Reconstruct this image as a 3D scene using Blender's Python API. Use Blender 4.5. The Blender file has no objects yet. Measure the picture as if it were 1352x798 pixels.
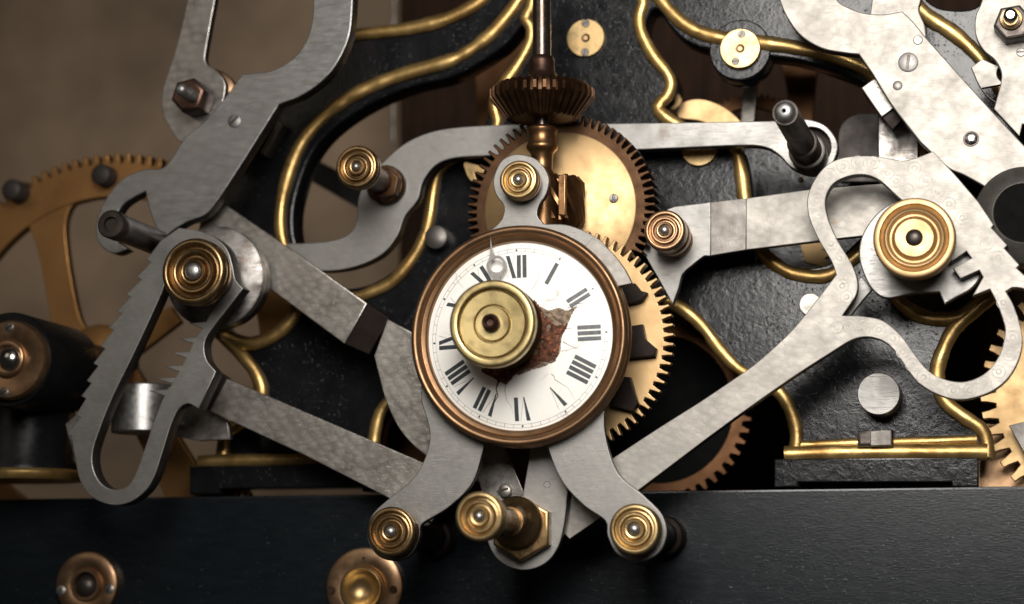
import bpy, bmesh, math, random
from mathutils import Vector, Matrix, noise
random.seed(7)
scn = bpy.context.scene
COL = scn.collection
R = math.radians

# ------------------------------------------------------------------ camera
S = 0.0005                      # one drawing unit = half a millimetre
F = 2904.0                      # focal length in drawing units
YAW, PITCH = R(14.0), R(7.85)
FWD = Vector((-math.sin(YAW)*math.cos(PITCH), math.cos(YAW)*math.cos(PITCH), math.sin(PITCH)))
RGT = Vector((math.cos(YAW), math.sin(YAW), 0))
UPV = RGT.cross(FWD)
CPOS = -FWD*F                   # in drawing units
cam_d = bpy.data.cameras.new('camera'); cam = bpy.data.objects.new('camera', cam_d); COL.objects.link(cam)
cam.matrix_world = Matrix((( RGT.x, UPV.x, -FWD.x, CPOS.x*S), (RGT.y, UPV.y, -FWD.y, CPOS.y*S),
                           (RGT.z, UPV.z, -FWD.z, CPOS.z*S), (0, 0, 0, 1)))
cam_d.sensor_width = 36; cam_d.lens = 36*F/1352
cam_d.clip_start = 0.05; cam_d.clip_end = 50
cam_d.dof.use_dof = True; cam_d.dof.focus_distance = (F-215)*S; cam_d.dof.aperture_fstop = 4.2
scn.camera = cam

# ------------------------------------------------------------------ light
w = bpy.data.worlds.new('World'); scn.world = w; w.use_nodes = True
w.node_tree.nodes['Background'].inputs[0].default_value = (1.0, 0.90, 0.80, 1)
w.node_tree.nodes['Background'].inputs[1].default_value = 0.014
def area(name, loc, target, sx, sy, power, col, spread=180):
    d = bpy.data.lights.new(name, 'AREA'); d.shape = 'RECTANGLE'; d.size = sx; d.size_y = sy
    d.energy = power; d.color = col; d.spread = R(spread)
    o = bpy.data.objects.new(name, d); COL.objects.link(o); o.location = loc
    o.rotation_euler = (Vector(target)-Vector(loc)).to_track_quat('-Z', 'Y').to_euler()
    return o
area('window_light', (0.31, -1.18, 0.36), (0.28, 0, 0.0), 0.56, 0.58, 5.9, (1.0, 0.96, 0.91), 90)
area('fill_light', (-0.75, -1.1, 0.55), (0, 0, 0), 0.6, 0.6, 0.7, (1.0, 0.86, 0.70))  # added weak warm fill for the left side, no such lamp in view
vs = scn.view_settings; vs.view_transform = 'Standard'; vs.look = 'None'; vs.exposure = 0.0; vs.gamma = 1.0
vs.use_curve_mapping = False
scn.render.engine = 'CYCLES'
scn.cycles.max_bounces = 6

# ------------------------------------------------------------------ projection helpers (drawing units)
def P(px, py, y):
    d = FWD*F + RGT*(px-676.0) - UPV*(py-399.0)
    t = (y-CPOS.y)/d.y
    return CPOS + d*t
def sc(px, py, y):
    return (P(px, py, y)-CPOS).dot(FWD)/F

def smooth(pts, step=5.0, closed=True):
    """Catmull-Rom through the points; a third item marks a corner."""
    n = len(pts); out = []
    Q = [Vector((p[0], p[1])) for p in pts]; C = [len(p) > 2 for p in pts]
    for i in range(n if closed else n-1):
        a, b = i, (i+1) % n
        p1, p2 = Q[a], Q[b]
        if closed:
            p0, p3 = Q[(i-1) % n], Q[(i+2) % n]
        else:
            p0, p3 = Q[max(i-1, 0)], Q[min(i+2, n-1)]
        if C[a]: p0 = p1*2-p2 if not C[b] else p1
        if C[b]: p3 = p2*2-p1 if not C[a] else p2
        L = (p2-p1).length
        k = 1 if (C[a] and C[b]) else max(1, int(L/step))
        for j in range(k):
            t = j/k
            if k == 1: out.append(p1.copy()); continue
            m1 = (p2-p0)*0.5; m2 = (p3-p1)*0.5
            m1 = m1*min(1, L/max(m1.length, 1e-6)*1.2); m2 = m2*min(1, L/max(m2.length, 1e-6)*1.2)
            t2, t3 = t*t, t*t*t
            out.append(p1*(2*t3-3*t2+1)+m1*(t3-2*t2+t)+p2*(-2*t3+3*t2)+m2*(t3-t2))
    if not closed: out.append(Q[-1])
    return out
def outline(pts, y, step=5.0):
    return [(lambda v: (v.x, v.z))(P(q.x, q.y, y)) for q in smooth(pts, step)]

# ------------------------------------------------------------------ materials
MATS = {}
def mat(name, base, metal=0.0, rough=0.5, alt=None, s=60, amt=0.5, bump=0.0, bs=400, rvar=0.1, stretch=None,
        perl=0, spot=None, spec=0.5, ring_amt=0.25, coat=0.0, cracks=0, detail=6, fine=0.0, b2=0, b2s=60, dab=0, dab_amt=0.3, dab_rot=0.0, scr=0, pimp=0, chip=0):
    m = bpy.data.materials.new(name); m.use_nodes = True; nt = m.node_tree; N = nt.nodes; Lk = nt.links
    b = N['Principled BSDF']; b.inputs['Metallic'].default_value = metal
    b.inputs['Specular IOR Level'].default_value = spec
    if coat: b.inputs['Coat Weight'].default_value = coat; b.inputs['Coat Roughness'].default_value = 0.12
    tc = N.new('ShaderNodeTexCoord'); mp = N.new('ShaderNodeMapping'); Lk.new(tc.outputs['Object'], mp.inputs[0])
    if stretch: mp.inputs['Rotation'].default_value = stretch[1]; mp.inputs['Scale'].default_value = stretch[0]
    def nz(scale, det=6, src=None, dist=0.0, rg=0.6):
        n = N.new('ShaderNodeTexNoise'); n.inputs['Scale'].default_value = scale; n.inputs['Detail'].default_value = det
        n.inputs['Roughness'].default_value = rg
        n.inputs['Distortion'].default_value = dist; Lk.new((src or mp.outputs[0]), n.inputs['Vector']); return n.outputs['Fac']
    def rng(v, a, c, x, y):
        r = N.new('ShaderNodeMapRange'); r.inputs[1].default_value = a; r.inputs[2].default_value = c
        r.inputs[3].default_value = x; r.inputs[4].default_value = y; Lk.new(v, r.inputs[0]); return r.outputs[0]
    def mix(f, A, B):
        x = N.new('ShaderNodeMix'); x.data_type = 'RGBA'
        if hasattr(f, 'links'): Lk.new(f, x.inputs[0])
        else: x.inputs[0].default_value = f
        for i, c in ((6, A), (7, B)):
            if hasattr(c, 'links'): Lk.new(c, x.inputs[i])
            else: x.inputs[i].default_value = (*c, 1)
        return x.outputs[2]
    def math_(op, a, c):
        x = N.new('ShaderNodeMath'); x.operation = op
        for i, v in ((0, a), (1, c)):
            if hasattr(v, 'links'): Lk.new(v, x.inputs[i])
            else: x.inputs[i].default_value = v
        return x.outputs[0]
    alt = alt or tuple(c*0.6 for c in base)
    colr = mix(rng(nz(s, detail), 0.38, 0.68, 0, amt), base, alt)
    if fine: colr = mix(rng(nz(s*9, 4), 0.45, 0.75, 0, fine), colr, tuple(c*0.45 for c in base))
    height = None
    if dab:    # rows of small scraped marks
        mp2 = N.new('ShaderNodeMapping'); mp2.inputs['Rotation'].default_value = (0, R(dab_rot), 0); mp2.inputs['Scale'].default_value = (1.0, 1.0, 1.5)
        wz = N.new('ShaderNodeTexNoise'); wz.inputs['Scale'].default_value = 260; Lk.new(tc.outputs['Object'], wz.inputs['Vector'])
        wm = N.new('ShaderNodeMix'); wm.data_type = 'RGBA'; wm.inputs[0].default_value = 0.0035
        Lk.new(tc.outputs['Object'], wm.inputs[6]); Lk.new(wz.outputs['Color'], wm.inputs[7]); Lk.new(wm.outputs[2], mp2.inputs[0])
        v = N.new('ShaderNodeTexVoronoi'); v.voronoi_dimensions = '3D'; v.inputs['Scale'].default_value = dab; v.inputs['Randomness'].default_value = 0.55
        Lk.new(mp2.outputs[0], v.inputs['Vector'])
        dm = math_('MULTIPLY', rng(v.outputs['Distance'], 0.15, 0.75, 0, dab_amt), rng(nz(40, 3, tc.outputs['Object']), 0.35, 0.6, 0.2, 1))
        colr = mix(dm, colr, tuple(c*0.42 for c in base)); height = math_('MULTIPLY', v.outputs['Distance'], -2.0*(dab_amt*4.6))
    scr_h = None
    if scr:    # long fine scratches in two directions
        for k, an in enumerate((28, -57)):
            m3 = N.new('ShaderNodeMapping'); m3.inputs['Rotation'].default_value = (0, R(an), 0); m3.inputs['Scale'].default_value = (1.0, 1.0, 26.0)
            Lk.new(tc.outputs['Object'], m3.inputs[0])
            f = rng(nz(70+25*k, 3, m3.outputs[0], 0.3), 0.60, 0.66, 0, scr)
            colr = mix(f, colr, tuple(min(1, c*(1.35 if k else 0.5)) for c in base)); scr_h = f if scr_h is None else math_('ADD', scr_h, f)
    if perl:   # engine-turned spots
        v = N.new('ShaderNodeTexVoronoi'); v.voronoi_dimensions = '3D'; v.feature = 'F1'
        v.inputs['Scale'].default_value = perl; v.inputs['Randomness'].default_value = 0.45
        Lk.new(tc.outputs['Object'], v.inputs['Vector'])
        sn = math_('SINE', math_('MULTIPLY', v.outputs['Distance'], 26.0), 0)
        msk = rng(nz(25, 3, tc.outputs['Object']), 0.35, 0.6, 0.15, 1)
        rg = math_('MULTIPLY', rng(sn, 0.2, 1.0, 0, ring_amt), msk)
        colr = mix(rg, colr, tuple(c*0.45 for c in base))
        height = math_('ADD', height, math_('MULTIPLY', sn, 0.2)) if height is not None else math_('MULTIPLY', sn, 0.35)
    if spot:   # rust or stain marks: colour, scale, threshold, strength
        f = rng(nz(spot[1], 8, tc.outputs['Object'], 0.6), spot[2], spot[2]+0.08, 0, spot[3])
        colr = mix(f, colr, spot[0])
    if cracks:
        v = N.new('ShaderNodeTexVoronoi'); v.feature = 'DISTANCE_TO_EDGE'; v.inputs['Scale'].default_value = cracks
        wv = N.new('ShaderNodeMix'); wv.data_type = 'RGBA'; wv.inputs[0].default_value = 0.012
        n3 = N.new('ShaderNodeTexNoise'); n3.inputs['Scale'].default_value = 90; n3.inputs['Detail'].default_value = 8
        Lk.new(tc.outputs['Object'], n3.inputs['Vector'])
        Lk.new(tc.outputs['Object'], wv.inputs[6]); Lk.new(n3.outputs['Color'], wv.inputs[7]); Lk.new(wv.outputs[2], v.inputs['Vector'])
        f = math_('MULTIPLY', rng(v.outputs['Distance'], 0.0, 0.022, 1, 0), rng(nz(35, 3, tc.outputs['Object']), 0.48, 0.62, 0, 0.6))
        colr = mix(f, colr, (0.16, 0.14, 0.11))
    if chip:   # sparse worn flecks in the paint
        f = math_('MULTIPLY', rng(nz(260, 5, None, 0.5, 0.7), 0.66, 0.70, 0, chip), rng(nz(22, 4, tc.outputs['Object']), 0.48, 0.66, 0.0, 1))
        colr = mix(f, colr, (0.16, 0.17, 0.175))
    Lk.new(colr, b.inputs['Base Color'])
    Lk.new(rng(nz(s*1.7+11, 6), 0.3, 0.7, max(0.03, rough-rvar), min(1, rough+rvar)), b.inputs['Roughness'])
    if bump or perl or b2 or dab:
        h = math_('MULTIPLY', nz(bs, 5), bump)
        if scr_h is not None: h = math_('ADD', h, math_('MULTIPLY', scr_h, -0.12))
        if pimp:
            pv = math_('MULTIPLY', rng(nz(420, 3, tc.outputs['Object']), 0.60, 0.76, 0, pimp), rng(nz(30, 4, tc.outputs['Object']), 0.46, 0.62, 0.05, 1))
            h = math_('ADD', h, pv)
        if b2: h = math_('ADD', h, math_('MULTIPLY', nz(b2s, 4, None, 0.8), b2))
        if height is not None: h = math_('ADD', h, math_('MULTIPLY', height, 0.035))
        bp = N.new('ShaderNodeBump'); bp.inputs['Strength'].default_value = 0.6; bp.inputs['Distance'].default_value = 0.001
        Lk.new(h, bp.inputs['Height']); Lk.new(bp.outputs[0], b.inputs['Normal'])
    MATS[name] = m; return m

mat('steel', (0.265, 0.255, 0.24), 0.82, 0.46, (0.21, 0.203, 0.193), 30, 0.5, 0.03, 1400, 0.07, fine=0.08, dab=170, dab_amt=0.14, dab_rot=20, scr=0.30, spot=((0.12, 0.095, 0.07), 24, 0.66, 0.55))
mat('steel_turned', (0.30, 0.281, 0.254), 0.78, 0.52, (0.25, 0.235, 0.213), 30, 0.4, 0.02, 1200, 0.07, perl=105, fine=0.06, ring_amt=0.05, dab=150, dab_amt=0.34, dab_rot=-35, scr=0.15,
    spot=((0.22, 0.15, 0.07), 42, 0.69, 0.7))
mat('steel_spotted', (0.33, 0.315, 0.30), 0.86, 0.36, (0.26, 0.25, 0.235), 30, 0.5, 0.03, 900, 0.07, fine=0.08, detail=3, dab=115, dab_amt=0.85, dab_rot=12)
mat('steel_mottled', (0.40, 0.372, 0.335), 0.86, 0.38, (0.25, 0.23, 0.205), 28, 0.7, 0.04, 900, 0.08, fine=0.15, dab=140, dab_amt=0.70, dab_rot=28, scr=0.25,
    spot=((0.13, 0.075, 0.035), 34, 0.67, 0.7))
mat('steel_brushed', (0.32, 0.316, 0.312), 0.86, 0.35, (0.25, 0.246, 0.241), 30, 0.6, 0.03, 900, 0.08, ((1, 1, 6), (0, R(62), 0)), fine=0.08, dab=105, dab_amt=0.35, dab_rot=60, scr=0.22, spot=((0.14, 0.115, 0.09), 26, 0.64, 0.55))
mat('steel_stained', (0.34, 0.32, 0.30), 0.80, 0.40, (0.07, 0.06, 0.052), 70, 1.0, 0.15, 300, 0.10, scr=0.3,
    spot=((0.20, 0.11, 0.05), 36, 0.6, 0.8))
mat('ring_steel', (0.21, 0.197, 0.178), 0.78, 0.52, (0.28, 0.263, 0.24), 120, 1.0)
mat('edge_shade', (0.035, 0.03, 0.027), 0.5, 0.45, (0.06, 0.05, 0.045), 120, 0.8)
mat('steel_dark', (0.075, 0.062, 0.055), 0.75, 0.40, (0.03, 0.024, 0.02), 90, 0.8, 0.10, 500)
mat('steel_polished', (0.62, 0.60, 0.58), 1.0, 0.20, (0.4, 0.38, 0.36), 150, 0.5)
mat('dull_brown', (0.05, 0.042, 0.038), 0.3, 0.5, (0.035, 0.03, 0.027), 40, 0.8, spec=0.2)
mat('oxide_band', (0.155, 0.143, 0.13), 0.75, 0.42, (0.10, 0.09, 0.08), 80, 0.8, 0.10, 700)
mat('oxide_dark', (0.014, 0.010, 0.009), 0.2, 0.42, (0.022, 0.016, 0.013), 80, 0.8, 0.10, 700, spec=0.06)
mat('brass', (0.48, 0.355, 0.175), 0.92, 0.34, (0.36, 0.21, 0.085), 70, 0.7, 0.04, 900, fine=0.12)
mat('brass_face', (0.42, 0.28, 0.138), 0.82, 0.45, (0.36, 0.235, 0.11), 40, 0.6, 0.05, 900, fine=0.12)
mat('brass_pale', (0.50, 0.39, 0.185), 0.92, 0.37, (0.42, 0.31, 0.13), 60, 0.5, 0.05, 900, fine=0.12)
mat('bronze', (0.37, 0.25, 0.125), 0.95, 0.30, (0.23, 0.135, 0.055), 80, 0.8, 0.05, 700, fine=0.15)
mat('copper', (0.35, 0.222, 0.128), 0.92, 0.35, (0.24, 0.135, 0.07), 60, 0.8, 0.05, 700, fine=0.2)
mat('bezel_copper', (0.27, 0.16, 0.085), 0.88, 0.40, (0.19, 0.10, 0.05), 45, 0.7, 0.06, 700, fine=0.2)
mat('aged_bronze', (0.25, 0.135, 0.06), 0.92, 0.33, (0.13, 0.065, 0.03), 80, 0.8, 0.05, 700)
mat('steel_satin', (0.42, 0.41, 0.40), 0.95, 0.40, (0.36, 0.35, 0.34), 200, 0.6)
mat('shaded_bronze', (0.045, 0.025, 0.014), 0.0, 0.9, spec=0.0)  # bronze with the shade of the hub side painted into its colour
mat('dark_rod', (0.13, 0.10, 0.085), 0.9, 0.27, (0.07, 0.05, 0.04), 90, 0.8)
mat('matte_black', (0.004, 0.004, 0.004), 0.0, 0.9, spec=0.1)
mat('dark_bronze', (0.075, 0.038, 0.018), 0.90, 0.45, (0.035, 0.017, 0.009), 90, 0.8, 0.08, 600)
mat('brown_bronze', (0.10, 0.055, 0.04), 0.85, 0.36, (0.04, 0.022, 0.016), 80, 0.8, 0.06, 600)
mat('old_brass', (0.36, 0.19, 0.07), 0.85, 0.45, (0.22, 0.11, 0.04), 35, 0.8, 0.05, 700)
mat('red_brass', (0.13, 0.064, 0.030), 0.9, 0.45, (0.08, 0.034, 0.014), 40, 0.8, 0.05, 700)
mat('gold_paint', (0.54, 0.365, 0.14), 0.80, 0.36, (0.28, 0.155, 0.045), 55, 0.95, 0.20, 300, 0.1, fine=0.35, spot=((0.03, 0.02, 0.012), 70, 0.665, 0.85))
mat('black_iron', (0.0045, 0.005, 0.006), 0.0, 0.20, (0.009, 0.009, 0.010), 60, 0.8, 0.10, 420, 0.05, spec=0.28, b2=0.30, b2s=150, pimp=0.6, chip=0.05)
mat('black_beam', (0.0045, 0.0065, 0.0085), 0.0, 0.27, (0.007, 0.0095, 0.012), 40, 0.8, 0.14, 260, 0.025, ((1, 1, 4), (0, 0, 0)), spec=0.30, b2=0.05, b2s=45, pimp=0.25, chip=1.0)
mat('black_plain', (0.006, 0.006, 0.0065), 0.0, 0.3, (0.008, 0.008, 0.008), 60, 0.6, 0.1, 300, spec=0.2)
mat('enamel', (0.87, 0.855, 0.81), 0.0, 0.34, (0.76, 0.725, 0.65), 28, 0.7, 0, 0, 0.05, coat=0.0, cracks=30, fine=0.06)
mat('ink', (0.022, 0.028, 0.034), 0.0, 0.4, (0.06, 0.065, 0.07), 300, 0.8)
mat('ink_faint', (0.20, 0.19, 0.175), 0.0, 0.4, (0.50, 0.475, 0.43), 160, 1.0)
mat('hand_steel', (0.27, 0.255, 0.24), 0.4, 0.45, (0.2, 0.185, 0.17), 200, 0.7)
mat('rust', (0.15, 0.047, 0.018), 0.05, 0.75, (0.03, 0.012, 0.008), 230, 1.0, 1.2, 420, 0.1,
    spot=((0.42, 0.13, 0.04), 260, 0.56, 0.75))
mat('bare_copper', (0.22, 0.15, 0.085), 0.1, 0.5, (0.05, 0.026, 0.014), 260, 1.0, 0.8, 500)
mat('plaster', (0.44, 0.315, 0.21), 0.0, 0.9, (0.24, 0.175, 0.12), 7, 1.0, 0.2, 30)
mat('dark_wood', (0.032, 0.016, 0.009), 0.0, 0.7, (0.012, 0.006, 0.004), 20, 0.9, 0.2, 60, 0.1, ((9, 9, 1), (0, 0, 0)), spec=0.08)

# ------------------------------------------------------------------ object helpers
class T:                                   # an open thing: origin in drawing units
    pass
def thing(name, label, cat, org, group=None, kind=None):
    o = bpy.data.objects.new(name, None); COL.objects.link(o); o.empty_display_size = 0.01
    o.location = Vector(org)*S; o['label'] = label; o['category'] = cat
    if group: o['group'] = group
    if kind: o['kind'] = kind
    return o
def root_loc(o):
    while o.parent: o = o.parent
    return o.location
def link(name, me, m, parent=None, ang=40, label=None):
    """me holds world drawing units; rebase to the thing's origin in metres."""
    loc = root_loc(parent) if parent else None
    o = bpy.data.objects.new(name, me)
    if loc is None:
        n = max(1, len(me.vertices)); c = Vector((0, 0, 0))
        for v in me.vertices: c += v.co
        loc = c/n*S; o.location = loc
    me.transform(Matrix.Translation(-loc) @ Matrix.Scale(S, 4))
    me.materials.clear(); me.materials.append(MATS[m])
    me.polygons.foreach_set('use_smooth', [True]*len(me.polygons)); me.set_sharp_from_angle(angle=R(ang))
    COL.objects.link(o)
    if parent: o.parent = parent
    if label: o['label'] = label
    return o
def props(o, label, cat, group=None, kind=None):
    if label: o['label'] = label
    if cat: o['category'] = cat
    if group: o['group'] = group
    if kind: o['kind'] = kind
    return o
def plate_mesh(loops, yf, th, bev=1.0):
    """filled, bevelled sheet: loops are (X, Z) lists (first outer, others holes); front face at yf."""
    cu = bpy.data.curves.new('tmp', 'CURVE'); cu.dimensions = '2D'; cu.fill_mode = 'BOTH'
    cu.extrude = max(0.01, th/2-bev); cu.bevel_depth = bev; cu.bevel_resolution = 1; cu.offset = -bev
    for lp in loops:
        sp = cu.splines.new('POLY'); sp.points.add(len(lp)-1); sp.use_cyclic_u = True
        for q, p in zip(sp.points, lp): q.co = (p[0], p[1], 0, 1)
    ob = bpy.data.objects.new('tmp', cu); me = bpy.data.meshes.new_from_object(ob)
    bpy.data.objects.remove(ob); bpy.data.curves.remove(cu)
    for v in me.vertices: v.co = Vector((v.co.x, yf+th/2-v.co.z, v.co.y))
    return me
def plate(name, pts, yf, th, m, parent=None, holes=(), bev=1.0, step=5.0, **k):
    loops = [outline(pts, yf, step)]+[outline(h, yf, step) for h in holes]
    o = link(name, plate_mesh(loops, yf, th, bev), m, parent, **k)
    if m.startswith('steel') and m != 'steel_dark':          # shade painted as a dark colour on the side faces of steel plates
        o.data.materials.append(MATS['edge_shade'])
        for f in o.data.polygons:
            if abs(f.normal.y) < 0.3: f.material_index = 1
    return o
def circ(cx, cy, r, n=40):
    return [(cx+r*math.cos(2*math.pi*i/n), cy+r*math.sin(2*math.pi*i/n)) for i in range(n)]
def tube(name, pts, y, r, m, parent=None, flat=1.0):
    """a swept round bead; pts are picture points on the plane y"""
    q = smooth(pts, 6.0, False)
    cu = bpy.data.curves.new('tmp', 'CURVE'); cu.dimensions = '3D'; cu.bevel_depth = r; cu.bevel_resolution = 3; cu.use_fill_caps = True
    sp = cu.splines.new('POLY'); sp.points.add(len(q)-1)
    for a, p in zip(sp.points, q):
        v = P(p.x, p.y, y); a.co = (*v, 1)
        a.radius = 1+0.22*noise.noise(Vector((p.x*.02, p.y*.02, 3.1)))+0.13*noise.noise(Vector((p.x*.11, p.y*.11, 1.7)))
    ob = bpy.data.objects.new('tmp', cu); me = bpy.data.meshes.new_from_object(ob)
    bpy.data.objects.remove(ob); bpy.data.curves.remove(cu)
    if flat != 1.0:
        for v in me.vertices: v.co.y = y+(v.co.y-y)*flat
    return link(name, me, m, parent, 60)
def revolve(c, prof, axis='Y', n=56, cap=True):
    """prof: (radius, distance along the axis). Y: away from the viewer, Z: downwards."""
    me = bpy.data.meshes.new('m'); V = []; Fc = []
    for r, d in prof:
        for i in range(n):
            a = 2*math.pi*i/n
            if axis == 'Y': V.append(Vector(c)+Vector((r*math.cos(a), d, r*math.sin(a))))
            elif axis == 'Z': V.append(Vector(c)+Vector((r*math.cos(a), r*math.sin(a), -d)))
            else: V.append(Vector(c)+Vector((d, r*math.cos(a), r*math.sin(a))))
    k = len(prof)
    for j in range(k-1):
        for i in range(n):
            a, b = j*n+i, j*n+(i+1) % n
            Fc.append((a, b, b+n, a+n))
    if cap:
        if prof[0][0] > 1e-4: Fc.append(tuple(range(n)))
        if prof[-1][0] > 1e-4: Fc.append(tuple(reversed(range((k-1)*n, k*n))))
    me.from_pydata(V, [], Fc); me.validate()
    bm = bmesh.new(); bm.from_mesh(me); bmesh.ops.remove_doubles(bm, verts=bm.verts, dist=1e-4)
    bmesh.ops.recalc_face_normals(bm, faces=bm.faces); bm.to_mesh(me); bm.free()
    return me
def fine(prof, k=3):
    """round a profile with a gentle spline"""
    return [(p.x, p.y) for p in smooth([(a, b) if len(z) == 0 else (a, b, 1) for a, b, *z in prof], 1.6, False)]
def lathe(name, cx, cy, y, prof, m, parent=None, n=56, ang=45, rnd=False, **k):
    s = sc(cx, cy, y); c = P(cx, cy, y)
    pr = fine(prof) if rnd else prof
    return link(name, revolve(c, [(p[0]*s, p[1]) for p in pr], 'Y', n, False), m, parent, ang, **k)
def gear_loop(c, ro, rr, n, ph=0.0, duty=0.5, lean=0.0, tip=0.11):
    out = []
    for i in range(n):
        a0 = ph+2*math.pi*i/n; st = 2*math.pi/n
        for f, r, l in ((-0.5*duty-0.06, rr, 0), (-0.5*duty+0.07, rr+(ro-rr)*0.55, .5), (-0.5*duty+tip, ro-0.8, 1), (-0.5*duty+tip+.05, ro, 1), (0.5*duty-tip-.05, ro, 1), (0.5*duty-tip, ro-0.8, 1),
                        (0.5*duty-0.07, rr+(ro-rr)*0.55, .5), (0.5*duty+0.06, rr, 0)):
            a = a0+f*st+l*lean*st
            out.append((c.x+r*math.cos(a), c.z+r*math.sin(a)))
    return out
def ring_loop(c, r, n=64):
    return [(c.x+r*math.cos(2*math.pi*i/n), c.z+r*math.sin(2*math.pi*i/n)) for i in range(n)]
def hexa(name, cx, cy, y, r, th, m, parent=None, rot=0.0, bev=1.2):
    c = P(cx, cy, y); s = sc(cx, cy, y)
    lp = [(c.x+r*s*math.cos(rot+i*math.pi/3), c.z+r*s*math.sin(rot+i*math.pi/3)) for i in range(6)]
    return link(name, plate_mesh([lp], y, th, bev), m, parent, 30)
def box(name, corners, y0, y1, m, parent=None, bev=1.5, **k):
    return plate(name, [(a, b, 1) for a, b in corners], y0, y1-y0, m, parent, bev=bev, **k)

def screw(parent, cx, cy, y, r, rot=70, m='steel_polished', slot=True, h=2.5, name='screw'):
    s = lathe(name, cx, cy, y-h, [(0, 0), (r*0.86, 0), (r, 0.8), (r, h+0.6)], m, parent, 28)
    if slot:
        c = P(cx, cy, y); a = R(rot); d = Vector((math.cos(a), math.sin(a))); q = Vector((-d.y, d.x))
        L, wd = r*0.88, r*0.15
        lp = [(c.x+d.x*i*L+q.x*j*wd, c.z+d.y*i*L+q.y*j*wd) for i, j in ((-1, -1), (1, -1), (1, 1), (-1, 1))]
        link('slot', plate_mesh([lp], y-h-0.35, 0.8, 0.05), 'steel_dark', s)
    return s

def knob(name, label, cx, cy, yf, r, th, ybase, m='bronze', stem=0.55, collar=None, pin='steel_satin', pr=0.2, style=0, cat='knob', group='ringed brass thumb nuts'):
    """ringed thumb nut on a stud standing out from the plate at ybase"""
    c = P(cx, cy, yf)
    o = thing(name, label, cat, (c.x, ybase, c.z), group)
    if style == 0:
        k_ = r/30.0
        pf = [(0.0, 4*k_), (pr*r, 4*k_, 1), (pr*r*1.1, 0.6*k_), (pr*r*1.2, 0), (0.36*r, 0), (0.40*r, 2*k_), (0.44*r, 5.2*k_), (0.49*r, 5.4*k_), (0.53*r, 2.0*k_), (0.56*r, 1.0*k_), (0.62*r, 1.0*k_), (0.655*r, 2.6*k_), (0.69*r, 6.0*k_), (0.75*r, 6.4*k_),
              (0.79*r, 2.4*k_), (0.82*r, 0.6*k_), (0.90*r, 0.3*k_), (0.96*r, 1.4*k_), (r, 4.4*k_), (r, th*0.45), (0.955*r, th*0.52), (0.955*r, th*0.60), (r, th*0.68), (r*0.98, th, 1), (stem*r, th, 1)]
    else:
        pf = [(0.0, 0), (0.46*r, 0, 1), (0.485*r, 1.5), (0.56*r, 7), (0.60*r, 7), (0.65*r, 3), (0.70*r, 2.6), (0.745*r, 6.5), (0.79*r, 8), (0.83*r, 5), (0.855*r, 0.3, 1),
              (0.95*r, 0, 1), (0.985*r, 1.0), (r, 3.5), (r, th*0.8), (r*0.97, th, 1), (stem*r, th, 1)]
    hd = lathe('ringed_head', cx, cy, yf, pf, m, o, 64, 50, rnd=True)
    R_ = pr*r
    lathe('pin', cx, cy, yf, [(0, -3.6), (R_*0.35, -3.3), (R_*0.7, -1.9), (R_*0.92, 0.3), (R_*0.95, 4)], pin, o, 32, 60)
    s = sc(cx, cy, yf); L = ybase-yf
    link('stem', revolve(c, [(stem*r*s, th-0.5), (stem*r*s, L+0.5)], 'Y', 40), 'brown_bronze' if m != 'brass' else 'bronze', o)
    if collar:
        cr, ch, cm = collar
        link('collar', revolve(c, [(stem*r*s, L-ch-3), (cr*s*0.94, L-ch-1.5), (cr*s, L-ch+1), (cr*s, L+0.3), (stem*r*s, L+0.3)], 'Y', 48), cm, o)
    return o

# ================================================================== SETTING
def quadwall(name, x0, x1, y0, y1, Y, m, th=60):
    me = plate_mesh([[(x0, y0), (x1, y0), (x1, y1), (x0, y1)]], Y, th, 1.0)
    return link(name, me, m)
wl = quadwall('wall', -2600, 2400, -1700, 2000, 1500, 'plaster'); wl['kind'] = 'structure'

# dark wooden case behind the movement, seen through the openings of the frame
o = thing('wooden_case', 'dark brown wooden case board standing behind the iron frame', 'case', P(900, 700, 760))
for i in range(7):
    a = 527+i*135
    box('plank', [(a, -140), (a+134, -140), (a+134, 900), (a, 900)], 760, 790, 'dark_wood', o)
c = P(521, 205, 560)
o = link('steel_rod', revolve(P(521, -60, 560), [(0, 0), (2.6, 0), (2.6, 318), (0, 318)], 'Z', 16), 'steel_stained')
props(o, 'thin upright steel rod at the edge of the dark wooden board', 'rod')

# ================================================================== BASE BEAM
o = thing('base_beam', 'heavy black painted iron beam across the bottom of the clock', 'beam', P(676, 720, -20))
LB = [P(-120, 658, -20), P(1480, 644.5, -20)]
zt = P(880, 648, -20).z
me = plate_mesh([[(-1100, zt), (1000, zt), (1000, zt-330), (-1100, zt-330)]], -20, 210, 3)
link('beam_body', me, 'black_beam', o)

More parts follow.
